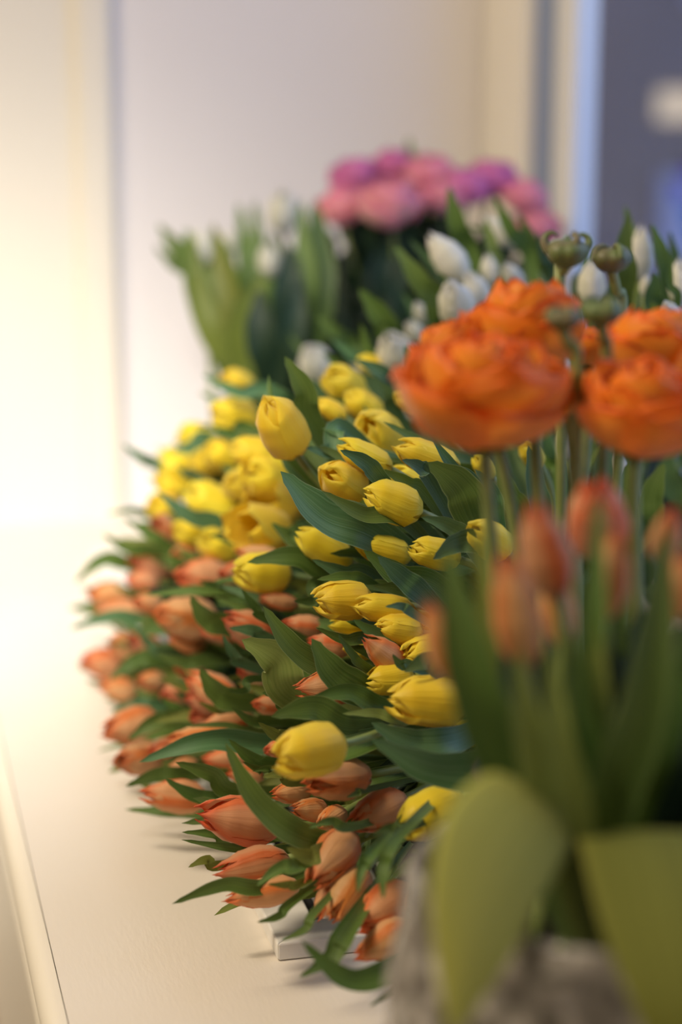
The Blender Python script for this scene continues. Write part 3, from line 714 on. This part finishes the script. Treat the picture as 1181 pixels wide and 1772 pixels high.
# ------------------------------------------------------------------ leaves that show in the heap (tip, base, width, finish, bend, roll)
LV=[
# upper, yellow
(493,617,548,742,46,'leaf',-.06,.1,1.40),(530,775,600,745,36,'leaf_blue',.25,.2,1.38),(486,816,655,930,78,'leaf_blue',.10,.35,1.31),
(557,850,705,905,34,'leaf',.08,.2,1.29),(589,779,667,838,34,'leaf_blue',-.08,.0,1.29),(741,800,825,905,72,'leaf',-.12,-.2,1.27),
(730,895,818,948,34,'leaf_blue',-.1,.1,1.26),(696,796,748,838,30,'leaf_blue',-.1,.1,1.29),(658,812,748,868,26,'leaf',-.05,.1,1.31),
(745,752,835,855,24,'leaf_blue',.05,0,1.28),(428,973,592,1002,44,'leaf',-.14,.0,1.37),(540,968,652,1002,30,'leaf_blue',.05,.2,1.33),
(630,952,765,1022,52,'leaf',.06,.1,1.28),(654,963,742,1038,42,'leaf_blue',.0,.2,1.26),(750,968,840,945,44,'leaf_blue',-.16,.1,1.24),
(647,1014,742,1038,30,'leaf',-.06,.1,1.27),(509,1040,562,1008,24,'leaf',.2,0,1.36),(549,1003,652,1018,24,'leaf',-.1,.1,1.32),
(455,1049,592,1170,50,'leaf',.10,.1,1.29),(540,1105,645,1205,64,'leaf',.10,-.1,1.26),(419,1107,515,1205,76,'leaf_pale',-.14,-.1,1.31),
(585,1097,642,1160,18,'leaf',.05,.2,1.26),(612,1072,705,1118,32,'leaf',.05,.1,1.27),(667,1050,722,1066,18,'leaf_blue',-.1,0,1.24),
(547,1086,652,1106,24,'leaf',.1,.1,1.30),(680,1132,718,1154,22,'leaf_blue',.1,0,1.24),(700,1163,782,1165,38,'leaf',-.2,.1,1.22),
(530,1213,676,1226,36,'leaf',-.14,.1,1.24),(470,1240,614,1252,52,'leaf',-.14,.0,1.23),(593,1235,708,1246,20,'leaf_pale',-.05,0,1.235),
(643,1250,795,1278,54,'leaf_blue',.12,.2,1.22),(643,1278,870,1322,70,'leaf_blue',.12,-.3,1.18),(447,1250,515,1278,26,'leaf_olive',.1,0,1.28),
(350,648,484,684,26,'leaf_blue',.1,0,1.66),(365,736,442,746,22,'leaf',.1,0,1.63),(272,850,402,912,32,'leaf_blue',.1,.1,1.60),
(363,925,452,955,26,'leaf',-.05,0,1.54),(212,769,288,810,20,'leaf_blue',.05,0,1.76),(305,806,350,830,18,'leaf_blue',.05,0,1.68),
(615,622,700,692,32,'leaf_blue',-.1,.1,1.50),(640,650,695,735,30,'leaf_blue',-.1,0,1.46),(700,598,722,690,44,'leaf_blue',-.1,0,1.48),
(822,812,862,905,32,'leaf_blue',-.1,.1,1.25),(470,905,540,935,30,'leaf',.1,.1,1.45),(520,955,600,985,24,'leaf_blue',.1,.1,1.40),
(462,660,520,720,34,'leaf_blue',.0,.2,1.58),(505,650,560,700,26,'leaf',.0,.2,1.6),(560,610,620,660,26,'leaf',.0,.2,1.66),
(915,770,938,905,40,'leaf_blue',.0,.1,1.34),(860,800,905,905,44,'leaf',.0,-.1,1.34),(1000,800,1010,905,36,'leaf',.0,-.1,1.34),(1090,800,1080,920,50,'leaf',.05,-.1,1.38),(1050,760,1040,900,44,'leaf_blue',.0,-.1,1.42),(1150,800,1120,920,50,'leaf',.05,-.1,1.42),
(520,880,590,905,22,'leaf',.0,.1,1.42),(456,700,500,760,22,'leaf',.0,.3,1.5),
# orange
(130,1008,242,978,28,'leaf',-.22,.1,1.76),(122,1088,268,1074,28,'leaf_blue',-.1,0,1.72),(252,1030,432,1032,22,'leaf',-.05,.1,1.52),
(330,1032,405,1085,44,'leaf',.14,0,1.45),(397,1087,478,1112,26,'leaf_blue',-.08,0,1.37),(418,1019,474,1078,20,'leaf',.05,.1,1.36),
(385,1099,438,1155,22,'leaf_blue',.1,.1,1.39),(233,1083,292,1132,20,'leaf_blue',.08,0,1.60),(190,1176,294,1134,32,'leaf',-.12,.1,1.64),
(270,1130,374,1142,26,'leaf',.1,.1,1.54),(346,1157,424,1214,46,'leaf',.14,-.1,1.41),(396,1196,450,1174,15,'leaf',.12,0,1.36),
(344,1214,412,1226,17,'leaf_olive',.1,0,1.42),(279,1207,344,1238,24,'leaf',.08,0,1.52),(193,1231,290,1217,24,'leaf_blue',-.06,.2,1.58),
(221,1281,324,1238,32,'leaf',-.1,.1,1.50),(321,1257,455,1266,13,'leaf',-.05,0,1.40),(241,1319,480,1290,44,'leaf_blue',-.09,.0,1.36),
(401,1224,484,1248,22,'leaf',.12,0,1.36),(454,1199,514,1228,32,'leaf',-.1,.1,1.32),(396,1279,490,1324,30,'leaf',.1,.1,1.33),
(390,1286,552,1455,50,'leaf',.12,.0,1.22),(437,1335,495,1333,13,'leaf',-.06,0,1.30),(217,1361,334,1334,30,'leaf',-.06,.1,1.43),
(286,1348,404,1376,30,'leaf',.12,0,1.36),(304,1319,424,1372,36,'leaf',-.05,.1,1.34),(315,1440,424,1462,20,'leaf',-.06,.1,1.31),
(314,1453,514,1466,20,'leaf',.04,.1,1.28),(326,1501,394,1495,20,'leaf_olive',-.12,0,1.27),(298,1564,480,1528,30,'leaf',-.08,.0,1.23),
(444,1533,534,1490,28,'leaf',-.08,.1,1.20),(463,1530,534,1522,17,'leaf_olive',.05,0,1.205),(496,1467,575,1466,34,'leaf_olive',.16,0,1.21),
(445,1596,514,1554,19,'leaf',.1,.1,1.205),(486,1628,554,1568,17,'leaf',.12,.1,1.18),(522,1628,710,1655,46,'leaf',.26,.0,1.13),
(518,1692,600,1600,30,'leaf',.12,.1,1.16),(578,1682,606,1612,32,'leaf',-.05,.2,1.15),(534,1433,614,1430,20,'leaf',-.1,0,1.20),
(640,1742,708,1680,16,'leaf',.05,0,1.13),(619,1546,652,1466,24,'leaf',-.1,.1,1.14),(664,1556,688,1450,27,'leaf',-.1,.0,1.13),
(645,1445,708,1434,16,'leaf',-.1,0,1.16),(668,1528,754,1474,24,'leaf',-.05,.1,1.15),(708,1472,768,1448,24,'leaf',.15,.1,1.16),
(185,890,278,896,14,'leaf',-.1,0,1.76),(214,896,322,962,24,'leaf',.0,.1,1.68),
(178,924,278,955,24,'leaf',.1,0,1.72),(480,1285,560,1262,20,'leaf',.1,0,1.3),(420,1318,480,1330,16,'leaf',.1,0,1.32),
(345,1005,400,1020,18,'leaf',.0,0,1.5),(280,960,335,985,20,'leaf',.0,0,1.62),(455,1345,520,1352,22,'leaf_olive',-.1,0,1.27),(600,1380,640,1365,14,'leaf',.0,0,1.22),
(700,1650,730,1600,24,'leaf',.0,0,1.13),
# around the white ones
(683,424,775,552,46,'leaf',.02,.1,1.62),(777,322,820,455,40,'leaf',.04,0,1.66),(855,340,920,455,30,'leaf',.02,0,1.66),
(622,499,694,606,50,'leaf',-.04,0,1.64),(545,545,625,612,28,'leaf',.0,0,1.78),(840,376,862,480,26,'leaf_pale',.0,.4,1.63),
(1090,366,1084,505,36,'leaf',.05,0,1.50),(1128,386,1152,505,32,'leaf',-.05,0,1.52),(1163,440,1168,540,15,'leaf',.05,0,1.44),
(1160,400,1181,500,24,'leaf_blue',.0,0,1.6),(900,370,940,470,30,'leaf',.0,.2,1.68),(1030,430,1000,520,28,'leaf_blue',.0,.0,1.6),
(930,400,960,480,22,'leaf_blue',.0,.0,1.68),(760,470,800,520,14,'leaf',.0,0,1.58),(735,520,770,590,30,'leaf',.0,.1,1.62),
(575,590,660,650,26,'leaf_blue',.0,.1,1.68),(660,560,700,620,20,'leaf',.0,.1,1.62),(1135,470,1125,560,40,'leaf',.0,.1,1.5),(1075,460,1050,560,36,'leaf',.0,.1,1.56),
]
for i,(tx,ty,bx,by,w,mt,bd,rl,d) in enumerate(LV):
    k=('white',) if i>=len(LV)-19 else None
    leaf(tx,ty,bx,by,w,mt,bd,rl,doff=-0.012,d=d,kinds=k)

# deeper leaves that close the heap behind the ones above
def deep(n,x0,x1,y0,y1,d0,d1,ang,kinds,mats,w0=34,w1=60,ln=(90,150)):
    for k in range(n):
        x=rng.uniform(x0,x1); y=rng.uniform(y0,y1); a=R(ang+rng.uniform(-28,28)); L=rng.uniform(*ln); d=rng.uniform(d0,d1)
        leaf(x,y,x+L*math.cos(a),y+L*math.sin(a),rng.uniform(w0,w1),rng.choice(mats),rng.uniform(-.12,.12),rng.uniform(-.5,.5),doff=0,d=d,kinds=kinds)
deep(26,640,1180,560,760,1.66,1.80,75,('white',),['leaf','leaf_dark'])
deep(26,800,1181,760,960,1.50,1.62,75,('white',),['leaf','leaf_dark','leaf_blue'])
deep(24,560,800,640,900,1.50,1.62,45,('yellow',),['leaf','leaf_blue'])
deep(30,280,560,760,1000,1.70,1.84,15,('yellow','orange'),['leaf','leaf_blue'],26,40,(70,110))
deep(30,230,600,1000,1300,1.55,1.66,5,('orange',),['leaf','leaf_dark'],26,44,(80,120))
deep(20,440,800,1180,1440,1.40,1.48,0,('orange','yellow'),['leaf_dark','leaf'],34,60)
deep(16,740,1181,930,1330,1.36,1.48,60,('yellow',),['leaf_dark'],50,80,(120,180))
deep(26,590,800,1310,1590,1.27,1.36,-20,('orange',),['leaf_dark'],34,56,(80,130))  # near-black leaves added to darken the gaps at lower right

# water drops on the long peach tulip
tg=[t for t in TUL if 'water drops' in t['root']['label']][0]
m,nt,out=newmat('water'); p=N(nt,'ShaderNodeBsdfPrincipled'); p.inputs['Transmission Weight'].default_value=1; p.inputs['Roughness'].default_value=0; p.inputs['IOR'].default_value=1.33; nt.links.new(p.outputs[0],out.inputs[0]); M['water']=m
for px,py,r in ((336,1264,.0011),(347,1268,.0015),(353,1266,.0009),(366,1267,.0013)):
    c=at(px,py,tg['d']-0.012)
    mb=MB(); mb.lathe([(max(1e-5,r*math.sin(a*math.pi/8)),-r*math.cos(a*math.pi/8)) for a in range(9)],12,c); mb.build('water_drop',M['water'],tg['root'])

# ------------------------------------------------------------------ containers the stems stand in
def tub(name,label,cat,px,py,d,r,h,mat):
    p=at(px,py,d); z0=GH if (p.x>GX and p.y>GY) else 0.0
    t=thing(name,label,cat,(p.x,p.y,z0))
    mb=MB(); mb.lathe([(0.001,0.0),(r*0.85,0.0),(r*0.87,0.004),(r,h),(r*0.98,h+0.001),(r*0.95,h),(r*0.84,0.006),(0.001,0.006)],40,Vector((p.x,p.y,z0))); mb.build('body',mat,t)
    mb=MB(); mb.tube([Vector((p.x+r*math.cos(a*math.pi/16),p.y+r*math.sin(a*math.pi/16),z0+h)) for a in range(33)],0.0022,8,False); mb.build('rim',mat,t)
    return t,p
tub('flower_tub','dark low metal tub under the nearest orange tulips','tub',910,1330,1.50,0.085,0.045,M['zinc'])
tub('flower_tub','dark low metal tub under the farthest orange tulips','tub',700,1060,1.97,0.07,0.045,M['zinc'])
tub('flower_bucket','dark bucket holding the white tulips','bucket',1000,960,1.72,0.055,0.13,M['zinc'])

# ------------------------------------------------------------------ leafy bunch at the back end
bh=at(462,660,2.02)
bk=thing('flower_bucket','dark bucket with the leafy bunch of cream tulips by the wall','bucket',(bh.x,bh.y,GH if bh.y<GY1 and bh.x>GX else 0))
z0=WL[bk.name].z
mb=MB(); hh=bh.z-z0-0.02
mb.lathe([(0.001,0),(0.034,0),(0.042,hh),(0.039,hh),(0.032,0.006),(0.001,0.006)],40,Vector((bh.x,bh.y,z0))); mb.build('body',M['zinc'],bk)
mb=MB(); mb.tube([Vector((bh.x+0.042*math.cos(a*math.pi/16),bh.y+0.042*math.sin(a*math.pi/16),z0+hh)) for a in range(33)],0.002,8,False); mb.build('rim',M['zinc'],bk)
BT=[(488,325,492,398,50,'tall cream tulip topmost in the leafy bunch by the wall',2.0),(345,392,352,455,34,'thin cream tulip on the wall side of the leafy bunch',2.02),
    (392,395,400,440,26,'small cream tulip between leaves of the leafy bunch',2.04),(460,418,468,475,34,'faded pinkish tulip in the middle of the leafy bunch',1.98)]
BTR=[]
for (tx,ty,bx,by,w,lb,d) in BT:
    hb=Vector((bh.x+rng.uniform(-.015,.015),bh.y+rng.uniform(-.015,.015),z0+0.02))
    tulip('white',tx,ty,bx,by,w,lb,d=d,fillers=0,hub=hb,group='cream tulips in the leafy bunch'); BTR.append(TUL[-1])
BLV=[(275,388,360,470,30,'leaf',.06,2.02),(268,425,365,480,22,'leaf',.1,2.04),(322,395,402,635,52,'leaf',.05,2.0),(330,400,410,650,40,'leaf_olive',.08,1.99),(368,385,440,650,44,'leaf_olive',.02,1.97),
 (412,350,450,640,40,'leaf',-.02,2.02),(440,345,470,640,36,'leaf',.0,2.0),(455,470,430,650,60,'leaf_olive',.1,1.94),(520,345,470,650,44,'leaf',-.1,1.95),(545,345,500,650,62,'leaf',-.08,1.97),
 (500,420,500,650,60,'leaf_dark',.0,1.93),(450,500,470,650,54,'leaf_dark',.05,1.92),(560,380,520,650,60,'leaf_dark',-.05,2.0),(385,410,430,640,46,'leaf',.0,2.03),(425,400,450,640,50,'leaf',.0,2.04),(340,470,420,650,44,'leaf_olive',.1,1.98),(470,400,480,640,50,'leaf',.0,2.03),(515,480,480,650,44,'leaf_dark',-.05,1.92),
 (535,430,510,650,60,'leaf_dark',.0,1.98),(575,400,540,650,70,'leaf_dark',.0,2.06),(600,430,560,650,70,'leaf_dark',.0,2.08),(550,500,530,660,70,'leaf_dark',.0,2.0),(585,500,560,680,70,'leaf_dark',.0,2.04),(480,460,470,640,60,'leaf_dark',.0,2.05),(430,470,450,640,50,'leaf_dark',.0,2.05),(400,480,445,650,46,'leaf',.0,2.0)]
for i,(tx,ty,bx,by,w,mt,bd,d) in enumerate(BLV):
    t=BTR[i%4]; add_leaf(t['root'],at(tx,ty,d),at(bx,by,d+0.01),t['hub'],w*1.25,mt,bd,rng.uniform(-.3,.3),ext=0.10,fold=0.4)

# ------------------------------------------------------------------ pink flowers
ph=at(745,640,2.12)
PINK=[(590,352,80,'pink','palest salmon pink bloom at the left end of the pink bunch',2.06),(676,345,104,'pink','largest rose pink bloom in front of the pink bunch',2.02),
 (612,300,80,'magenta','magenta bloom above the salmon pink one at the left end',2.10),(680,284,76,'magenta','magenta bloom highest of the pink bunch',2.12),
 (745,298,86,'pink','light pink bloom in the middle of the pink bunch',2.08),(768,336,74,'pink','pink bloom in the middle hanging below its light neighbour',2.05),
 (806,320,84,'magenta','purplish pink bloom right of the middle, in front',2.06),(850,305,84,'magenta','purplish pink bloom nearest the window frame on top',2.10),
 (908,336,74,'pink','salmon bloom at the window end of the pink bunch',2.08),(934,390,74,'pink','lowest pink bloom by the window frame',2.04),(715,318,60,'magenta','small magenta bloom between the two largest pink ones',2.12),(640,325,56,'magenta','magenta bloom showing between the salmon and rose pink ones',2.12)]
pv=thing('flower_bucket','dark tall bucket holding the pink bunch','bucket',(ph.x,ph.y,GH if ph.y<GY1 else 0)); z0=WL[pv.name].z
mb=MB(); mb.lathe([(0.001,0),(0.045,0),(0.055,0.17),(0.052,0.17),(0.043,0.006),(0.001,0.006)],40,Vector((ph.x,ph.y,z0))); mb.build('body',M['zinc'],pv)
mb=MB(); mb.tube([Vector((ph.x+0.055*math.cos(a*math.pi/16),ph.y+0.055*math.sin(a*math.pi/16),z0+0.17)) for a in range(33)],0.002,8,False); mb.build('rim',M['zinc'],pv)
RB={'pink':[ranunculus_bloom(300+i).mesh('pink_bloom',M['pink']) for i in range(3)],'magenta':[ranunculus_bloom(310+i).mesh('magenta_bloom',M['magenta']) for i in range(3)]}
for i,(cx,cy,w,mt,lb,d) in enumerate(PINK):
    c=at(cx,cy,d); hb=Vector((ph.x+rng.uniform(-.025,.025),ph.y+rng.uniform(-.025,.025),z0+0.03))
    root=thing('pink_flower',lb,'flower',hb,'flowers in the pink bunch')
    ax=(Vector((0,0,1))+(c-Vector((ph.x,ph.y,0.2)))*2.2-FWD*0.35).normalized()
    r=w*1.12/2/FPX*d
    put_mesh('bloom',RB[mt][i%3],root,c-ax*r*0.8,ax,r,r*1.35,rng.uniform(0,6))
    mb=MB(); mb.tube(bez(c-ax*r*0.8,c-ax*0.09,hb+Vector((0,0,0.1)),hb,12),0.0026,8); mb.build('stem',M['stem'],root)
    for k in range(6):
        # dark leaves hanging under each bloom
        tx=cx+rng.uniform(-60,60); ty=cy+rng.uniform(20,190); 
        tx=tx*0.8+0.2*700
        tp=at(tx,ty,d+rng.uniform(-.02,.05)); bp=at(tx*0.55+700*0.45+rng.uniform(-25,25),ty+rng.uniform(70,120),d+0.03)
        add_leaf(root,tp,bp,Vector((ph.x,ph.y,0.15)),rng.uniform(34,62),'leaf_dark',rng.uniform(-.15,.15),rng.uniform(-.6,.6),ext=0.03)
mbk=[t for t in bpy.data.objects if t.get('label','').startswith('magenta bloom highest')][0]
add_leaf(mbk,at(708,238,2.14),at(712,300,2.13),Vector((ph.x,ph.y,0.2)),20,'leaf',0,0.0,ext=0.03)

# ------------------------------------------------------------------ orange ranunculus in the middle ground
rh=at(1000,1230,1.12); rh.z=max(rh.z,0.12)
rv=thing('flower_bucket','dark bucket holding the orange ranunculus','bucket',(rh.x,rh.y,0.0 if rh.y<GY else GH)); z0=WL[rv.name].z
mb=MB(); mb.lathe([(0.001,0),(0.045,0),(0.055,0.17),(0.052,0.17),(0.043,0.006),(0.001,0.006)],40,Vector((rh.x,rh.y,z0))); mb.build('body',M['zinc'],rv)
mb=MB(); mb.tube([Vector((rh.x+0.055*math.cos(a*math.pi/16),rh.y+0.055*math.sin(a*math.pi/16),z0+0.17)) for a in range(33)],0.002,8,False); mb.build('rim',M['zinc'],rv)
RA=[ranunculus_bloom(400+i,6,0.035,(10,0,0,4)[i]).mesh('ranunculus_bloom',M['ranunculus']) for i in range(4)]
# centre x,y, width, height ratio, tilt (right, up, toward camera), depth, stem foot pixel
RN=[(842,674,300,1.02,(-.02,1,.42),1.03,(872,980),'biggest orange ranunculus, open towards the window wall, on a thick stem',0),
    (912,566,200,1.25,(-.1,1,.20),1.10,(940,900),'orange ranunculus standing highest behind the biggest one',1),
    (782,606,160,1.0,(-.6,1,.1),1.10,(905,900),'smaller ruffled orange ranunculus behind the biggest one on its left',2),
    (1115,705,226,1.15,(.1,1,.45),1.03,(1150,980),'orange ranunculus near the picture edge below the blurred buds',3),
    (1135,605,190,1.15,(.2,1,.1),1.10,(1120,900),'orange ranunculus behind the one near the picture edge',1),
    (1020,600,100,1.0,(0,1,.1),1.16,(1010,900),'dark red orange ranunculus in the shade between the big ones',2),
    (980,690,80,1.1,(-.2,1,.2),1.12,(985,900),'small orange ranunculus squeezed right of the biggest one',3)]
for (cx,cy,w,hr,tl,d,ft,lb,var) in RN:
    c=at(cx,cy,d); r=w/2/FPX*d
    ax=(RGT*tl[0]+UPV*tl[1]-FWD*tl[2]).normalized()
    hb=rh+Vector((rng.uniform(-.03,.03),rng.uniform(-.03,.03),0)); hb.z=z0+0.03
    root=thing('orange_ranunculus',lb,'ranunculus',hb,'orange ranunculus flowers')
    b=c-ax*r*hr*0.62
    put_mesh('bloom',RA[var],root,b,ax,r,r*hr*1.25,rng.uniform(0,6))
    # calyx
    f=at(ft[0],ft[1],d+0.02)
    mb=MB(); mb.tube(bez(b,b-ax*0.05,f,hb,16),0.0033,10); mb.build('stem',M['stem_brown'],root)
    for k in range(5):
        g=k*1.2566; q=orient(ax,g)
        mb=MB(); pts=[];uvs=[]
        for j in range(8):
            s=j/7
            for i in range(5):
                u=-1+i/2
                pts.append(b+(q.to_3x3()@Vector((r*(0.03+0.33*s),u*r*0.13*math.sin(math.pi*min(1,s*0.9+0.1)),r*(-0.02-0.06*math.sin(s*3)))))); uvs.append(((u+1)/2,s))
        mb.grid(pts,5,8,uvs); mb.build('sepal',M['leaf_olive'],root)
# the green seed heads and closed buds
BU=[(982,438,78,1.15,'curl',(968,500),'green ranunculus seed head with curled horns above the flowers'),(1059,449,72,1.17,'plain',(1078,560),'smooth round green ranunculus bud above the flowers near the window'),
    (975,553,64,1.02,'plain',(1000,650),'blurred green bud in front of the highest orange ranunculus'),(1042,541,74,1.04,'plain',(1050,640),'blurred lumpy green bud right of the other blurred one')]
for (cx,cy,w,d,kd,ft,lb) in BU:
    c=at(cx,cy,d); r=w/2/FPX*d; hb=rh+Vector((rng.uniform(-.03,.03),rng.uniform(-.03,.03),0)); hb.z=z0+0.03
    root=thing('ranunculus_bud',lb,'flower bud',hb,'green ranunculus buds')
    mb=MB(); n=5
    prof=[(0.02,-.62),(.35,-.60),(.72,-.42),(.95,-.1),(1.0,.12),(.88,.38),(.62,.54),(.34,.56),(.12,.50),(.02,.46)]
    mb.lathe([(a*r,z*r) for a,z in prof],40,c,lambda g,z:1-0.13*abs(math.sin(g*n/2+0.4))**6)
    mb.build('bud_head',M['bud'],root)
    if kd=='curl':
        for k,g in enumerate((2.9,0.2,-1.2,1.5)):
            dr=RGT*math.cos(g)+FWD*math.sin(g)*0.6
            hgt=(1.0,0.8,0.75,0.6)[k]
            P=[c+dr*r*.80+UPV*r*.1,c+dr*r*1.02+UPV*r*.45,c+dr*r*.95+UPV*r*(.45+.32*hgt),c+dr*r*.66+UPV*r*(.5+.42*hgt),c+dr*r*.42+UPV*r*(.42+.34*hgt)]
            mb=MB(); mb.tube([catmull(P,i/12) for i in range(13)],[r*(0.26-0.2*(i/12)) for i in range(13)],8); mb.build('sepal',M['bud'],root)
    else:
        for k in range(4):
            g=k*1.57+0.4; dr=RGT*math.cos(g)+FWD*math.sin(g)
            P=[c+dr*r*.9-UPV*r*.1,c+dr*r*.86+UPV*r*.38,c+dr*r*.5+UPV*r*.62,c+dr*r*.2+UPV*r*.56]
            mb=MB(); mb.tube([catmull(P,i/10) for i in range(11)],[r*(0.2-0.12*(i/10)) for i in range(11)],8); mb.build('sepal',M['bud'],root)
    f=at(ft[0],ft[1],d+0.01)
    mb=MB(); mb.tube([catmull([c-UPV*r*.55,c*0.5+f*0.5,f,f*0.6+hb*0.4+RGT*0.004,hb],i/16) for i in range(17)],0.0030,10); mb.build('stem',M['stem_brown'],root)

# ------------------------------------------------------------------ pot of tulips in front
pc=at(1052,1560,0.90); pc.z=0
pot=thing('flower_pot','rough grey pot with pebbled surface holding blurred orange tulips in front','flower pot',(pc.x,pc.y,0))
PZ=at(1052,1475,0.90).z-0.004
prof=[(0.001,0),(0.070,0),(0.078,0.006),(0.092,PZ*0.45),(0.095,PZ*0.75),(0.088,PZ*0.96),(0.084,PZ),(0.080,PZ-0.001),(0.076,PZ-0.012),(0.080,PZ*0.7),(0.001,PZ*0.68)]
mb=MB()
pr2=[]
for a,b in zip(prof,prof[1:]):
    for k in range(6): f=k/6; pr2.append((a[0]+(b[0]-a[0])*f,a[1]+(b[1]-a[1])*f))
pr2.append(prof[-1])
mb.lathe(pr2,120,Vector((pc.x,pc.y,0)),lambda g,z:1+0.018*math.sin(g*17+z*90)*math.sin(z*170+g*4))
mb.build('body',M['pot'],pot)
# tulips in the pot
FT=[(738,1035,792,1178,58,'blurred orange tulip leaning out left from the grey pot',.90),(922,862,962,1022,80,'blurred reddish tulip upper left in the grey pot',.92),
    (878,950,908,1142,78,'long pale orange tulip in front in the grey pot',.88),(1030,826,1040,952,96,'blurred tulip standing highest in the grey pot',.96),
    (1072,912,1044,1062,66,'blurred orange tulip between leaves in the middle of the grey pot',.90),(1166,878,1146,968,52,'blurred orange tulip at the picture edge in the grey pot',.92),
    (1186,955,1166,1066,56,'lower blurred orange tulip at the picture edge in the grey pot',.88),(950,965,976,1110,56,'shaded orange tulip behind the long pale one in the grey pot',.94)]
FR=[]
for (tx,ty,bx,by,w,lb,d) in FT:
    hb=Vector((pc.x+(bx-1040)/FPX*d*0.12+rng.uniform(-.01,.01),pc.y+rng.uniform(-.02,.03),PZ*0.7))
    tulip('orange',tx,ty,bx,by,w,lb,d=d,fillers=0,hub=hb,group='orange tulips in the grey pot',lr=2.0)
    t=TUL.pop(); FR.append(t)
FL=[(772,940,930,1430,96,'leaf',.05,.90),(822,900,925,1400,60,'leaf_olive',.03,.94),(893,1120,962,1440,66,'leaf_fore',.03,.865),(950,1110,1005,1440,56,'leaf_fore',.03,.86),
 (1038,850,1012,1380,56,'leaf',.0,.89),(1012,1010,1050,1330,30,'leaf_fore',-.03,.885),(1152,900,1050,1440,84,'leaf',-.04,.88),(1215,1000,1085,1450,56,'leaf',-.04,.90),(985,1080,1000,1400,44,'leaf',.0,.90),
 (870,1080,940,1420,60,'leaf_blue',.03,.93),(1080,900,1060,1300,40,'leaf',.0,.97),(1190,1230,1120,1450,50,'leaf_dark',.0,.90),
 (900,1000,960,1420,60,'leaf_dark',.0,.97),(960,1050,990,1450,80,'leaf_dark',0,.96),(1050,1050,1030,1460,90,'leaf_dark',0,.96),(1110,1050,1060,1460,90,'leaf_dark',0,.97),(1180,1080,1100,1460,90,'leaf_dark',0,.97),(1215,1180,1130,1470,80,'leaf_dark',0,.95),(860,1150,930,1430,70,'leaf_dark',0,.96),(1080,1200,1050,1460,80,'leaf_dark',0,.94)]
for i,(tx,ty,bx,by,w,mt,bd,d) in enumerate(FL):
    t=min(FR,key=lambda q:abs(q['bx']-tx)+abs(q['by']-ty)*0.5)
    add_leaf(t['root'],at(tx,ty,d),at(bx,by,d+0.01),Vector((pc.x,pc.y,PZ*0.7)),w*1.1,mt,bd,rng.uniform(-.15,.15),ext=0.05,fold=0.35)
# two broad leaves bent over the rim
def loft(Lp,Rp,mat,root,bulge=0.003,nv=30,nu=13):
    L=[at(*p) for p in Lp]; Rr=[at(*p) for p in Rp]; pts=[];uvs=[]
    for j in range(nv):
        t=j/(nv-1); a=catmull(L,t); b=catmull(Rr,t)
        T=(catmull(L,min(1,t+.03))+catmull(Rr,min(1,t+.03))-catmull(L,max(0,t-.03))-catmull(Rr,max(0,t-.03)))
        n=(b-a).cross(T)
        if n.length<1e-8: n=-FWD
        n.normalize()
        if n.dot(FWD)>0: n=-n
        for i in range(nu):
            u=i/(nu-1); pts.append(a*(1-u)+b*u+n*(bulge*4*u*(1-u)*min(1,(b-a).length/0.03))); uvs.append((u,0.4+0.6*t))
    mb=MB(); mb.grid(pts,nu,nv,uvs)
    o=mb.build('bent_leaf',mat,root); s=o.modifiers.new('thick','SOLIDIFY'); s.thickness=0.0012; return o
front=[t for t in FR if 'long pale' in t['root']['label']][0]['root']
back=[t for t in FR if 'middle of the grey pot' in t['root']['label']][0]['root']
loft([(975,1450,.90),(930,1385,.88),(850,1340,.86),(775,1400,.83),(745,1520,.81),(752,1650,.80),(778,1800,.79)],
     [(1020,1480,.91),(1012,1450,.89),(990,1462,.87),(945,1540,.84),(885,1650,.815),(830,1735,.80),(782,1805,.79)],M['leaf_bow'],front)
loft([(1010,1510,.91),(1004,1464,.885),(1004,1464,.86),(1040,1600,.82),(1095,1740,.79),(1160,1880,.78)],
     [(1230,1510,.93),(1235,1458,.91),(1255,1460,.88),(1300,1600,.82),(1290,1760,.79),(1190,1890,.78)],M['leaf_bow_shaded'],back,0.004)
